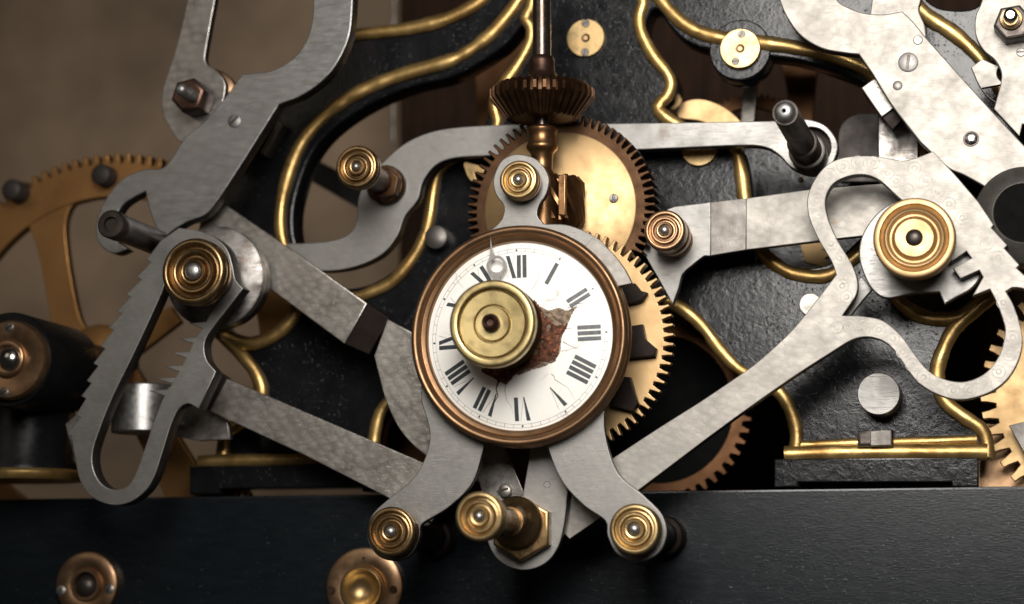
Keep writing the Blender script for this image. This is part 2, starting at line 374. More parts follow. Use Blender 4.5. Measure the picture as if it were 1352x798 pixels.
# ================================================================== CAST-IRON FRAME
fr = thing('iron_framework', 'black cast iron clock frame with gold painted edge mouldings', 'frame', P(772, 640, 0))
outer = [(652, -40, 1), (641, -6), (590, 20), (530, 36), (465, 43), (420, 62), (370, 108), (320, 170), (285, 240), (268, 300), (262, 350), (266, 420),
         (285, 448), (320, 472), (339, 510), (333, 542), (297, 569), (288, 598), (286, 612, 1), (497, 612, 1), (497, 590), (502, 560), (520, 530), (565, 470),
         (640, 400), (740, 370), (840, 380), (893, 408), (932, 440), (952, 465), (978, 492), (1026, 522), (1042, 548), (1048, 580), (1038, 606, 1),
         (1308, 606, 1), (1308, 585), (1302, 564), (1275, 545), (1250, 525), (1242, 498), (1247, 470), (1265, 438), (1292, 412), (1318, 388), (1340, 345),
         (1362, 300), (1420, 250, 1), (1420, -40, 1)]
hole1 = [(689, 34), (668, 58), (640, 78), (600, 100), (545, 114), (505, 129), (468, 149), (435, 174), (412, 202), (397, 237), (387, 280), (390, 320), (408, 358), (440, 380),
         (480, 378), (513, 362), (536, 338), (552, 306), (558, 280), (566, 228), (590, 204), (622, 184), (642, 160), (650, 124), (673, 87), (690, 58), (693, 42)]
hole2 = [(860, 14), (853, 40), (868, 68), (888, 93), (895, 112), (890, 130), (877, 141), (890, 157), (930, 176), (978, 196), (990, 225), (994, 262), (1000, 300), (1018, 332), (1050, 352),
         (1100, 345), (1150, 300), (1195, 260), (1207, 200), (1200, 160), (1170, 128), (1140, 110), (1100, 94), (1050, 79), (1000, 73), (940, 66), (905, 54), (882, 32), (870, 14)]
hole4 = [(1300, 330), (1302, 372), (1280, 404), (1240, 410), (1205, 402), (1180, 380), (1175, 340), (1200, 300), (1260, 290)]
hole5 = [(390, 390), (380, 420), (355, 438), (325, 446), (298, 436), (285, 405), (300, 360), (350, 345), (385, 360)]
hole6 = [(1212, -30), (1225, 0), (1250, 12), (1290, 8), (1310, -30)]
plate('casting', outer, 0, 46, 'black_iron', fr, holes=[hole1, hole2, hole4, hole5, hole6], bev=3)
G = 'gold_paint'
def bead(pts, r=6.5, y=-1.0): return tube('gold_moulding', pts, y-1, r*1.36, G, fr, 0.72)
bead([(648, -14), (628, 6), (590, 25), (545, 37), (500, 43), (463, 48), (425, 66)])
bead([(692, -14), (681, 6), (662, 30), (640, 52), (600, 78), (540, 96), (500, 110), (460, 130), (425, 157), (398, 189), (380, 232), (370, 280), (373, 320), (392, 362), (430, 390)], 7)
bead([(704, -14), (700, 12), (693, 24), (700, 34), (701, 50), (694, 68), (680, 91), (662, 116), (652, 140), (656, 166), (630, 192), (596, 212), (576, 232), (567, 285), (560, 312), (545, 340), (520, 370), (490, 386), (462, 393), (425, 388)], 6)
bead([(846, -14), (849, 6), (844, 20), (846, 42), (861, 72), (880, 96), (886, 111), (880, 128), (868, 141), (876, 153), (905, 170), (965, 192), (978, 225), (983, 262), (990, 305), (1008, 335), (1030, 353), (1055, 363), (1095, 363), (1140, 330)], 6.5)
bead([(862, -14), (884, 14), (910, 36), (945, 49), (1000, 56), (1050, 63), (1110, 78), (1155, 100), (1190, 140), (1212, 190), (1214, 240), (1200, 290)], 7)
bead([(1200, -2), (1225, 22), (1255, 41), (1280, 62), (1300, 84), (1330, 130)], 8)
bead([(880, 396), (908, 413), (930, 434), (950, 461), (975, 487), (1005, 503), (1030, 519), (1045, 546), (1052, 575), (1050, 596)], 6.5)
bead([(1352, 296), (1342, 330), (1318, 380), (1288, 408), (1260, 434), (1243, 468), (1237, 498), (1246, 528), (1270, 549), (1296, 567), (1303, 588), (1302, 604)], 7.5)
bead([(1170, 370), (1187, 398), (1212, 416), (1240, 422), (1268, 418), (1296, 398)], 7)
bead([(396, 392), (388, 418), (364, 442), (330, 454), (296, 444), (318, 468), (337, 492), (345, 518), (338, 546), (300, 572), (294, 602)], 7)
bead([(514, 528), (502, 545), (495, 572), (491, 604)], 6)
bead([(1036, 600), (1100, 598), (1200, 597), (1304, 597)], 7.5, -6)
bead([(1055, 588), (1120, 586), (1200, 584), (1290, 581)], 5, -1)
bead([(262, 610), (330, 608), (430, 607), (500, 606)], 6.5, -6)
# feet standing on the beam
plate('foot', [(1022, 606, 1), (1292, 604, 1), (1292, 643, 1), (1256, 643, 1), (1256, 637, 1), (1054, 637, 1), (1054, 643, 1), (1022, 644, 1)], -14, 60, 'black_iron', fr, bev=2)
plate('foot', [(250, 616, 1), (520, 612, 1), (520, 648, 1), (478, 649, 1), (478, 643, 1), (290, 645, 1), (290, 652, 1), (250, 653, 1)], -14, 60, 'black_iron', fr, bev=2)
lathe('boss', 977, 66, -3, [(0, 0), (39, 0), (41, 2), (41, 44), (0, 44)], 'black_iron', fr, 48)

# rear frame and wheels glimpsed through the openings
o = plate('rear_casting', [(975, 180), (1100, 195), (1230, 205), (1240, 330), (1170, 372), (1000, 372), (970, 300)], 130, 30, 'black_iron'); props(o, 'black iron back frame plate seen beneath the long lever', 'plate')
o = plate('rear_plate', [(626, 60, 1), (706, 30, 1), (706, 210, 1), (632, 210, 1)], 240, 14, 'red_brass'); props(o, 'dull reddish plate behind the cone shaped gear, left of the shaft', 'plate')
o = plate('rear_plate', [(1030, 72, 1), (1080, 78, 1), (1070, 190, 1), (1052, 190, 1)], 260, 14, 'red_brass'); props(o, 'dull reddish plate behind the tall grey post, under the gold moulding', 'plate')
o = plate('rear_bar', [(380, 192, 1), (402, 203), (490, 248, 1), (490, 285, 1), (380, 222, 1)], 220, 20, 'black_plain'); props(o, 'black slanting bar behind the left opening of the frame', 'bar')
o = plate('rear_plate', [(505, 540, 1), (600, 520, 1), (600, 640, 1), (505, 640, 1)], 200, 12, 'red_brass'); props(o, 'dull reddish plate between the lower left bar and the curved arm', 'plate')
# wheel in the upper right opening
o = thing('brass_gear', 'small reddish toothed wheel arc behind the upper right opening', 'gear', P(990, 207, 210))
c = P(990, 207, 210); s = sc(990, 207, 210)
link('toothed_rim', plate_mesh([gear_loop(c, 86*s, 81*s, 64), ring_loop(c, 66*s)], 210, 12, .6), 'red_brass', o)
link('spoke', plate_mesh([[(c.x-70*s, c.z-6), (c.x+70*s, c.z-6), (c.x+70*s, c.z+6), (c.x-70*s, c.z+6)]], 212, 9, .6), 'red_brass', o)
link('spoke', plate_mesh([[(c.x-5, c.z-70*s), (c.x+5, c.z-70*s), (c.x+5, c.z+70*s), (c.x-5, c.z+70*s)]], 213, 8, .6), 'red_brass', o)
o = plate('brass_arc', [(893, 150), (898, 137), (925, 131), (958, 143), (988, 170, 1), (950, 185, 1), (930, 162), (896, 156)], 70, 14, 'brass_face'); props(o, 'pale brass curved strap above the long horizontal lever', 'strap')
o = plate('grey_post', [(983, 100, 1), (1001, 100, 1), (993, 176, 1), (977, 176, 1)], 150, 12, 'steel_mottled'); props(o, 'blurred grey steel strip under the round brass bushing', 'strip')
o = plate('grey_plate', [(1108, 172), (1128, 152), (1160, 150, 1), (1160, 240, 1), (1108, 240, 1)], 60, 12, 'dull_brown'); props(o, 'dull brown grey plate right of the lever end ring', 'plate')
o = plate('steel_upright', [(1160, 140, 1), (1212, 168, 1), (1212, 236, 1), (1160, 236, 1)], -38, 14, 'steel_stained'); props(o, 'stained steel upright behind the spotted rack lever', 'upright')
o = plate('brass_sector', [(1056, 322, 1), (1092, 318, 1), (1094, 328, 1), (1086, 330, 1), (1097, 337, 1), (1088, 341, 1), (1097, 348, 1), (1086, 353, 1), (1062, 346, 1)], 60, 12, 'brass_face'); props(o, 'small toothed brass sector under the right steel bar', 'gear')
# wheel in the lower opening
o = thing('brass_gear', 'dark reddish toothed wheel in the lower opening right of the dial', 'gear', P(870, 540, 130))
c = P(870, 540, 130); s = sc(870, 540, 130)
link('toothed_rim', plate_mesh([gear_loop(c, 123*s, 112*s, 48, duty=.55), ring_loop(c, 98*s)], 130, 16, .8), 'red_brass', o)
link('recess_shade', plate_mesh([ring_loop(c, 99*s)], 142, 4, .8), 'matte_black', o)  # black disc standing in for the shade inside the rim
# big toothed wheel at the right edge
o = thing('brass_gear', 'large coarse toothed pale brass wheel cut by the right edge', 'gear', P(1470, 520, 40))
c = P(1470, 522, 40); s = sc(1470, 522, 40)
link('toothed_rim', plate_mesh([gear_loop(c, 172*s, 152*s, 46, duty=.62), ring_loop(c, 60*s)], 40, 18, 1), 'brass_face', o)
link('hub', revolve((c.x, 34, c.z), [(0, 0), (62*s, 0), (62*s, 26), (0, 26)], 'Y', 40), 'bronze', o)
o = plate('brass_bracket', [(1286, 560, 1), (1420, 560, 1), (1420, 660, 1), (1286, 660, 1)], 90, 14, 'copper'); props(o, 'plain copper coloured plate behind the right foot', 'plate')
o = plate('pointed_plate', [(1332, 562, 1), (1400, 545, 1), (1400, 620, 1), (1356, 606, 1)], 10, 10, 'oxide_band'); props(o, 'small grey pointed blade over the right edge wheel', 'blade')

# studs and bushings on the frame
def bush(name, label, cx, cy, yf, r, m, holes, ybase, cat='bushing', group='round brass bushings on the frame'):
    o = thing(name, label, cat, P(cx, cy, ybase), group)
    lathe('disc', cx, cy, yf, [(0, 0), (r*0.95, 0), (r, 1.5), (r, ybase-yf+1), (0, ybase-yf+1)], m, o, 56)
    lathe('pivot', cx, cy, yf-1, [(0, 2), (r*0.10, 1.2), (r*0.13, 0.2), (r*0.20, 0), (r*0.24, 1.4)], 'brown_bronze', o, 28)
    for hx, hy, rt, hr in holes: screw(o, hx, hy, yf, hr, rt, 'oxide_band', h=0.8)
    return o
bush('brass_bushing', 'round brass bushing on the black frame right of the shaft', 773, 50, -5, 26, 'brass', [(773, 31, 20, 5.5), (772, 69, 70, 5.5)], 0)
bush('brass_bushing', 'round brass bushing on the gold moulding of the upper right opening', 977, 64, -12, 27, 'brass', [(979, 45, 60, 5.5), (971, 81, 5, 5.5)], -3)
bush('brass_bushing', 'half hidden brass bushing just under the long horizontal lever', 923, 195, -6, 25, 'brass', [], 0)
o = lathe('steel_stud', 575, 313, -22, [(0, 0), (14.5, 0), (15.5, 1), (15.5, 26), (0, 26)], 'oxide_band', None, 36); props(o, 'dull grey stud on the frame left of the dial', 'stud')
o = lathe('steel_stud', 1160, 520, -50, [(0, 0), (27, 0), (28, 1.2), (28, 54), (0, 54)], 'steel_polished', None, 48)
o.data.materials[0] = MATS['steel']; props(o, 'large round steel stud end under the looped rack lever', 'stud')
o = lathe('steel_stud', 1070, 402, -8, [(0, 0), (14, 0), (15, 1), (15, 12), (0, 12)], 'steel_mottled', None, 36); props(o, 'small dull stud half behind the diagonal bar', 'stud')
o = lathe('copper_rivet', 1057, 237, -4, [(0, 0), (2.5, 0.3), (3.5, 1.5), (3.5, 8)], 'copper', None, 20); props(o, 'tiny copper rivet below the lever end ring', 'rivet')
o = thing('square_nut', 'dark square nut on the gold ledge of the right foot', 'nut', P(1158, 588, -6))
box('nut_body', [(1132, 569), (1178, 567), (1179, 589), (1132, 590)], -22, 20, 'steel_dark', o, bev=4)
box('worn_face', [(1149, 569), (1176, 568), (1177, 588), (1149, 589)], -24, -20, 'oxide_band', o, bev=1)

# ================================================================== LEFT BACKGROUND WHEEL AND BARREL
bw = thing('spoked_gear', 'old brass spoked wheel with fine teeth at the left edge', 'gear', P(140, 472, 60))
c = P(140, 472, 60); s = sc(140, 472, 60)
link('toothed_rim', plate_mesh([gear_loop(c, 274*s, 261*s, 110, duty=.60), ring_loop(c, 216*s, 96)], 60, 20, 1), 'old_brass', bw, label=None)
plate('spoke', [(22, 290, 1), (40, 262, 1), (120, 240, 1), (130, 258, 1), (98, 268), (86, 300), (96, 380), (112, 432), (150, 444, 1), (150, 520, 1), (90, 520, 1), (70, 440), (52, 340), (36, 296)], 62, 16, 'old_brass', bw)
plate('spoke', [(120, 450, 1), (225, 405, 1), (238, 425, 1), (140, 500, 1)], 63, 15, 'old_brass', bw)
plate('spoke', [(130, 470, 1), (170, 470, 1), (262, 620, 1), (262, 665, 1), (222, 665, 1)], 64, 14, 'old_brass', bw)
lathe('hub', 130, 478, 50, [(0, 0), (48, 0), (50, 2), (50, 20), (0, 20)], 'old_brass', bw)
lathe('stud', 132, 230, 34, [(0, 0), (11, 0), (14, 3), (15, 27)], 'dull_brown', bw, 32)
lathe('stud', 14, 250, 30, [(0, 0), (11, 0), (14, 3), (15, 31)], 'dull_brown', bw, 32)

ba = thing('winding_arbor', 'black arbor with copper end cap and steel pin at the left edge', 'arbor', P(12, 474, 40))
lathe('end_cap', 11, 475, -215, [(0, 2), (26, 2), (29, 0), (50, 0), (53, 3), (53, 14), (0, 14)], 'copper', ba, 64)
lathe('pin', 8, 473, -228, [(0, 0), (6, 1), (12, 4), (16, 10), (17, 20), (17, 30)], 'steel_polished', ba, 40, 60)
lathe('pin_socket', 8, 473, -217, [(17, 0), (22, -1), (26, 2), (26, 8)], 'copper', ba, 40, 60)
for hx, hy in ((12, 432), (5, 518)): screw(ba, hx, hy, -215, 6.5, 30, 'oxide_band', h=0.8)
link('drum', revolve(P(11, 475, -202), [(0, 0), (60, 0), (62, 3), (62, 150), (48, 158), (48, 255), (0, 255)], 'Y', 64), 'black_plain', ba)
hexa('nut', 92, 486, -20, 44, 40, 'oxide_dark', ba, .3)
pl = thing('black_pillar', 'glossy black pillar under the arbor at the left edge', 'pillar', P(35, 640, -20))
link('shaft', revolve(P(35, 528, -60), [(0, 0), (66, 0), (66, 82), (74, 92), (74, 108), (0, 108)], 'Z', 64), 'black_plain', pl)
link('gold_band', revolve(P(32, 622, -60), [(0, 0), (78, 0), (82, 4), (82, 9), (78, 14), (0, 14)], 'Z', 64), 'gold_paint', pl)

# ================================================================== LONG HORIZONTAL S LEVER
sl = thing('long_lever', 'long flat steel lever with hooked left end and ringed right end', 'lever', P(740, 190, -60))
plate('blade', [(820, 163), (920, 161.5), (1015, 160, 1), (1040, 158.5, 1), (1068, 158), (1092, 168), (1106, 192), (1096, 220), (1072, 230), (1046, 222), (1030, 206), (1012, 195), (985, 192), (860, 197), (720, 203),
     (640, 206), (598, 209), (574, 219), (558, 240), (551, 264), (534, 286), (524, 312), (504, 336), (470, 352), (430, 358), (398, 351), (377, 322, 1), (424, 320), (456, 312), (470, 294), (473, 262), (484, 238), (508, 212), (534, 190), (564, 176), (598, 169), (660, 165), (740, 164)],
     -60, 22, 'steel', sl, holes=[[(a, b) for a, b in circ(1071, 194, 26, 28)]], bev=1.2)
lathe('ring_seat', 1071, 194, -52, [(0, 6), (28, 6), (28, 8), (0, 8)], 'oxide_dark', sl)
o = thing('tall_post', 'tall dark post with bright drilled end on the right lever ring', 'post', P(1071, 193, -52), None)
lathe('drilled_end', 1035, 146, -330, [(3.0, 3), (3.6, 0.5), (8, 1), (13, 4), (15.0, 9), (15.2, 14)], 'steel_satin', o, 40, 60)
lathe('drill_hole', 1035, 146, -328, [(0, 2), (3.8, 2), (3.8, 8)], 'matte_black', o, 20)
cpo = P(1035, 146, -330)
link('post_body', revolve(cpo, [(0, 12), (14.2, 12), (15.2, 14), (15.6, 268), (0, 268)], 'Y', 44), 'steel_dark', o)
link('collar', revolve((cpo.x, -150, cpo.z), [(15, 0), (18.5, 1.5), (19, 3), (19, 60), (15, 60)], 'Y', 44), 'steel_dark', o)
link('collar', revolve((cpo.x, -100, cpo.z), [(19, 0), (22.5, 1.5), (23, 3), (23, 54), (15, 54)], 'Y', 44), 'oxide_band', o)

# ================================================================== LEFT BARS
b1 = thing('steel_bar', 'worn steel bar running from the left cam disc toward the dial', 'bar', P(400, 360, -90))
plate('blade', [(255, 330, 1), (268, 288), (294, 268, 1), (390, 334, 1), (484, 401, 1), (455, 454, 1), (352, 378, 1), (300, 350, 1)], -90, 14, 'steel_mottled', b1)
plate('dark_band', [(484, 401, 1), (513, 421, 1), (487, 468, 1), (455, 454, 1)], -86, 10, 'oxide_dark', b1)
plate('curved_arm', [(512, 422, 1), (545, 440, 1), (600, 560, 1), (640, 640, 1), (600, 625), (560, 600), (530, 570), (510, 530), (499, 490), (494, 470, 1)], -90, 14, 'steel_mottled', b1, label='rough grey curved arm beyond the dark band')
b2 = thing('steel_bar', 'pitted steel bar sloping down to the lower left dial bracket foot', 'bar', P(420, 575, -90))
plate('blade', [(300, 500, 1), (420, 552, 1), (560, 612, 1), (600, 640, 1), (570, 690, 1), (512, 657, 1), (400, 600, 1), (277, 543, 1)], -90, 14, 'steel_mottled', b2)
plate('dark_step', [(283, 487, 1), (301, 499, 1), (278, 543, 1), (262, 533, 1)], -84, 12, 'oxide_dark', b2)

# ================================================================== RIGHT BAR
b3 = thing('steel_bar', 'steel bar with grey band between the copper knob and the right cam', 'bar', P(1020, 300, -90))
plate('blade', [(882, 276, 1), (890, 273), (938, 267, 1), (938, 338, 1), (930, 338), (912, 352), (901, 362), (896, 380, 1), (888, 402, 1), (868, 366, 1), (848, 332, 1), (858, 300)], -90, 14, 'steel', b3)
plate('grey_band', [(938, 267, 1), (985, 262, 1), (985, 330, 1), (938, 338, 1)], -87.5, 11, 'oxide_band', b3)
plate('blade', [(985, 262, 1), (1070, 250, 1), (1200, 240, 1), (1200, 305, 1), (1100, 316, 1), (985, 330, 1)], -90, 14, 'steel_turned', b3)

# ================================================================== LARGE WHEEL (crown) AND UPRIGHT SHAFT
cw = thing('bronze_gear', 'large dark toothed bronze wheel with bright brass face above the dial', 'gear', P(741, 280, -75))
c = P(739, 275, -120); s = sc(739, 275, -120)
link('toothed_rim', plate_mesh([gear_loop(c, 127*s, 114*s, 72, duty=.56, tip=.08), ring_loop(c, 60*s)], -120, 48, 1.2), 'dark_bronze', cw, 30)
lathe('face', 739, 275, -123, [(0, 0), (101, 0), (102.5, 1), (102.5, 6), (0, 6)], 'brass_face', cw, 96)
screw(cw, 810, 262, -123, 6, 88)
screw(cw, 676, 300, -123, 6, 20)
lathe('arbor', 739, 275, -130, [(0, 0), (14, 0), (16, 2), (16, 9)], 'bronze', cw, 36)
g2 = thing('brass_gear', 'bright brass gear wheel behind the right side of the dial', 'gear', P(742, 452, -150))
c = P(742, 449, -150); s = sc(742, 449, -150)
link('toothed_rim', plate_mesh([gear_loop(c, 149*s, 136*s, 72, .02, duty=.50), ring_loop(c, 88*s, 72)], -150, 16, 1.0), 'brass_face', g2, 30)
for a in (0.2, 1.77, 3.34, 4.91):
    d = Vector((math.cos(a), math.sin(a))); q = Vector((-d.y, d.x))
    link('spoke', plate_mesh([[(c.x+d.x*i*s+q.x*j, c.z+d.y*i*s+q.y*j) for i, j in ((0, -14), (92, -11), (92, 11), (0, 14))]], -149+a*.2, 12, .8), 'brass', g2)
for nm, pts in (('click', [(815, 376, 1), (838, 374, 1), (846, 384, 1), (854, 386, 1), (848, 396, 1), (838, 400, 1), (812, 404, 1)]),
                ('click', [(822, 432, 1), (848, 428, 1), (852, 448, 1), (866, 460, 1), (864, 470, 1), (822, 474, 1)]),
                ('click', [(812, 496, 1), (832, 498, 1), (838, 520, 1), (842, 532, 1), (836, 544, 1), (806, 536, 1)])):
    plate(nm, pts, -166, 14, 'oxide_dark', g2, bev=1.5)
lathe('hub', 742, 449, -160, [(0, 0), (26, 0), (28, 2), (28, 14), (0, 14)], 'bronze', g2)
o = plate('click_plate', [(806, 404, 1), (838, 400, 1), (846, 428, 1), (858, 470, 1), (836, 500, 1), (812, 560, 1), (800, 540, 1)], -140, 8, 'oxide_dark', g2)

vs_ = thing('upright_shaft', 'dark upright steel shaft carrying a brown cone shaped gear', 'shaft', P(715, 300, -165))
YS = -165
def zl(py): return P(715, py, YS).z
z0 = zl(-60); sx = P(715.5, 60, YS)
def zprof(name, prof, m, ang=45, n=44):
    return link(name, revolve((sx.x, YS, z0), [(r, z0-zl(py)) for r, py in prof], 'Z', n), m, vs_, ang)
zprof('rod', [(0, -60), (11.5, -60), (11.5, 82), (0, 82)], 'dark_rod')
zprof('flared_collar', [(11, 74), (15, 77), (16, 82), (16.5, 95), (20, 102), (24, 104), (30, 108), (44, 114), (50, 120), (0, 120)], 'brown_bronze')
bm = bmesh.new(); NT = 34; rings = []
for zz, ro, ri in ((zl(113), 57, 50), (zl(121), 66, 54), (zl(131), 66, 54), (zl(158), 45, 37)):
    rg = []
    for i in range(NT):
        for f, q in ((-.30, 0), (-.17, 1), (.17, 1), (.30, 0)):
            a = 2*math.pi*(i+f)/NT; r = ro if q else ri
            rg.append(bm.verts.new((sx.x+r*math.cos(a), YS+r*math.sin(a), zz)))
    rings.append(rg)
for A, B in zip(rings, rings[1:]):
    for i in range(len(A)):
        j = (i+1) % len(A); bm.faces.new((A[i], A[j], B[j], B[i]))
bm.faces.new(rings[0]); bm.faces.new(list(reversed(rings[-1])))
bmesh.ops.recalc_face_normals(bm, faces=bm.faces)
me = bpy.data.meshes.new('m'); bm.to_mesh(me); bm.free(); link('bevel_gear', me, 'dark_bronze', vs_, 28)
zprof('lower_rod', [(0, 155), (9, 155), (9, 172), (0, 172)], 'dark_rod')
zprof('bronze_collar', [(9, 166), (17, 168), (19.5, 170), (20, 173), (18, 176), (18, 190), (19.5, 192), (20, 195), (19, 198), (17, 200), (14, 204), (13, 225), (20, 236), (22, 250), (22, 300), (0, 300)], 'aged_bronze', 50)
# slanting-toothed pinion low on the shaft
bm = bmesh.new(); NT = 13; rings = []
for k in range(9):
    zz = zl(232+k*8.5); rg = []
    for i in range(NT):
        for f, q in ((-.28, 0), (-.14, 1), (.14, 1), (.28, 0)):
            a = 2*math.pi*(i+f)/NT+k*0.13; r = (34 if q else 22)*(0.8 if k in (0, 8) else 1)
            rg.append(bm.verts.new((sx.x+16+r*math.cos(a), YS+18+r*math.sin(a), zz)))
    rings.append(rg)
for A, B in zip(rings, rings[1:]):
    for i in range(len(A)):
        j = (i+1) % len(A); bm.faces.new((A[i], A[j], B[j], B[i]))
bm.faces.new(rings[0]); bm.faces.new(list(reversed(rings[-1])))
bmesh.ops.recalc_face_normals(bm, faces=bm.faces)
me = bpy.data.meshes.new('m'); bm.to_mesh(me); bm.free(); link('pinion', me, 'aged_bronze', vs_, 28)
plate('guard_strip', [(737, 232, 1), (746, 230, 1), (746, 284, 1), (737, 284, 1)], -206, 10, 'aged_bronze', vs_)
o = plate('brass_clip', [(612, 214), (624, 216), (640, 222), (634, 232), (626, 228), (630, 242), (620, 238), (614, 226)], -40, 40, 'brass'); props(o, 'small brass clip left of the large bronze wheel', 'clip')

# ================================================================== UPPER LEFT LEVER
ul = thing('hooked_lever', 'grey steel lever with C shaped arm and hook, upper left', 'lever', P(300, 200, -140))
plate('plate', [(413, -40, 1), (413, 18), (405, 52), (388, 76), (362, 92), (340, 96), (320, 98, 1), (296, 130, 1), (272, 158), (244, 182), (230, 204), (214, 222), (190, 224), (162, 236), (140, 262), (128, 290), (127, 312),
    (136, 328), (152, 335), (168, 329, 1), (151, 315), (150, 296), (160, 273), (176, 261), (192, 253, 1), (197, 276), (206, 300), (216, 314, 1), (226, 306), (245, 294), (270, 284), (286, 266), (314, 224), (368, 138, 1), (400, 125), (432, 100), (452, 70), (463, 36), (467, -40, 1)],
    -140, 24, 'steel_brushed', ul, bev=1.4)
plate('spotted_arm', [(256, -40, 1), (291, -40, 1), (271, 70), (272, 84), (286, 94), (297, 110), (294, 134), (280, 162), (252, 196, 1), (234, 184), (222, 165), (214, 148), (215, 118), (228, 78), (240, 34)], -124, 14, 'steel_spotted', ul, label='spotted steel arm with round boss')
screw(ul, 309, 160, -140, 9, 42, 'steel', h=1.5)
lathe('backing_disc', 276, 128, -96, [(0, 0), (36, 0), (38, 2), (38, 12), (0, 12)], 'copper', ul, 48)
o = thing('dark_nut', 'dark bronze nut with steel tip on the upper left lever', 'nut', P(256, 129, -124))
hexa('nut_body', 247, 125, -165, 24, 42, 'brown_bronze', o, .2, 4)
lathe('tip', 237, 117, -210, [(0, 0), (4, .6), (7, 3), (8.5, 8), (8.5, 46)], 'steel_stained', o, 28, 60)
o = thing('roller_pin', 'dark steel roller pin in the hook of the upper left lever', 'pin', P(205, 322, -140))
lathe('pin_body', 146, 296, -290, [(0, 5), (9, 5), (10, 0), (17, 0), (19, 2), (19, 28), (18, 30), (18, 165), (0, 165)], 'steel_dark', o, 48)
o = box('dark_key', [(366, 160), (374, 164), (350, 206), (342, 202)], -20, 2, 'oxide_band'); props(o, 'thin dark key bar on the frame beside the upper left lever', 'key')

# ================================================================== LEFT CAM AND RACK LEVER
o = thing('cam_disc', 'stained steel cam disc with rust spots behind the left knob', 'cam', P(288, 366, -110))
lathe('front_disc', 283, 366, -138, [(0, 0), (66, 0), (68, 1.5), (68, 14), (0, 14)], 'steel_stained', o, 72)
lathe('rear_disc', 291, 370, -122, [(0, 0), (62, 0), (64, 1.5), (64, 16), (0, 16)], 'steel_dark', o, 72)
tips = [(88, 573), (100, 548), (107, 523), (114, 503), (123, 480), (132, 457), (143, 433), (154, 411), (166, 389), (180, 366), (193, 343)]
lr = []
for tx, ty in tips: lr += [(tx+6, ty+3.5, 1), (tx, ty, 1)]
lo = [(236, 301, 1), (262, 305), (285, 315), (300, 330), (307, 352), (311, 370), (321, 381, 1), (300, 408), (280, 434), (270, 452), (272, 474), (285, 491, 1), (262, 540, 1), (248, 533), (236, 540), (226, 560), (215, 595), (204, 628), (192, 648), (172, 663), (148, 667), (122, 657), (106, 636), (99, 606)] + lr + [(212, 318, 1)]
lv = [(214, 385), (196, 425), (175, 470), (150, 521), (132, 565), (122, 598), (124, 622), (135, 640), (152, 647), (168, 642), (179, 625), (190, 595), (200, 565), (210, 538), (216, 524, 1)]
for (tx, ty), ex in zip([(196, 516), (205, 500), (216, 484), (226, 466), (236, 447), (249, 427)], [221, 231, 240, 249, 258, 271]):
    lv += [(ex-4, ty+7, 1), (tx, ty, 1), (ex+1, ty-2, 1)]
lv += [(285, 398), (292, 372), (286, 345), (265, 326), (240, 334), (222, 360)]
lt = thing('rack_lever', 'grey saw toothed ring lever hanging from the left knob', 'lever', P(200, 500, -190))
plate('toothed_ring', lo, -190, 26, 'steel', lt, holes=[lv], bev=1.0)
knob('ringed_knob', 'large ringed bronze knob on the left saw toothed lever', 254, 358, -262, 45, 26, -190, 'bronze', .62, None, pr=.27)
o = thing('steel_drum', 'shiny steel drum with side teeth inside the left toothed ring', 'drum', P(182, 560, -60))
cd = P(190, 509, -80); me = revolve(cd, [(0, 0), (40, 0), (42, 2), (42, 62), (40, 64), (0, 64)], 'Z', 48); link('drum_body', me, 'steel_satin', o)
for i in range(4):
    y = 516+i*15
    plate('tooth', [(212, y-6, 1), (230, y-4, 1), (226, y+1, 1), (212, y+5, 1)], -92, 10, 'steel', o, bev=.8)
o = plate('side_plate', [(228, 576, 1), (240, 548), (258, 534), (300, 556, 1), (304, 580, 1), (262, 582, 1)], -70, 12, 'steel_stained'); props(o, 'stained grey plate under the pitted bar, right of the toothed ring', 'plate')
o = plate('thin_catch', [(86, 560, 1), (104, 545, 1), (112, 600, 1), (98, 606, 1)], -150, 8, 'steel_stained'); props(o, 'thin stained catch at the lowest tooth of the left lever', 'catch')

# ================================================================== UPPER RIGHT LEVER
ur = thing('hooked_lever', 'bright steel lever with C shaped arm and screws, upper right', 'lever', P(1200, 120, -132))
plate('plate', [(1018, -40, 1), (1029, 0), (1040, 25), (1058, 48), (1085, 64), (1115, 70), (1134, 72, 1), (1152, 98, 1), (1178, 140), (1215, 188, 1), (1252, 222), (1272, 231), (1294, 243, 1), (1420, 320, 1), (1420, 262, 1), (1352, 192), (1300, 136), (1222, 49, 1), (1205, 28), (1191, 15, 1), (1166, 19), (1140, 17), (1118, 9), (1104, -2), (1090, -40, 1)],
      -132, 22, 'steel_turned', ur, bev=1.4)
plate('back_arm', [(1146, 40, 1), (1150, 10), (1156, -40, 1), (1212, -40, 1), (1216, -2), (1213, 14), (1221, 34), (1223, 55, 1), (1190, 60, 1)], -116, 14, 'steel_turned', ur, bev=1.2)
screw(ur, 1199, 82, -132, 13, 82, 'steel', h=2.2)
screw(ur, 1212, 53, -132, 6.2, 0, 'steel', False, 1.0, 'rivet'); screw(ur, 1185, 113, -132, 6.5, 0, 'steel_turned', False, 1.0, 'rivet')
lathe('rivet_seat', 1282, 183, -134, [(8, 0), (10.2, 0), (10.6, 2.2)], 'steel_dark', ur, 36)
screw(ur, 1282, 183, -132, 8.4, 0, 'steel_polished', False, 3.4, 'rivet')
box('side_block', [(1137, 116), (1158, 101), (1186, 138), (1164, 155)], -112, -70, 'steel_mottled', ur, bev=1.5)
box('dark_block', [(1164, 155), (1186, 138), (1199, 150), (1178, 172)], -106, -70, 'oxide_dark', ur, bev=1.5)
ux = thing('corner_lever', 'bright steel plate with hex nut in the upper right corner', 'lever', P(1335, 100, -112))
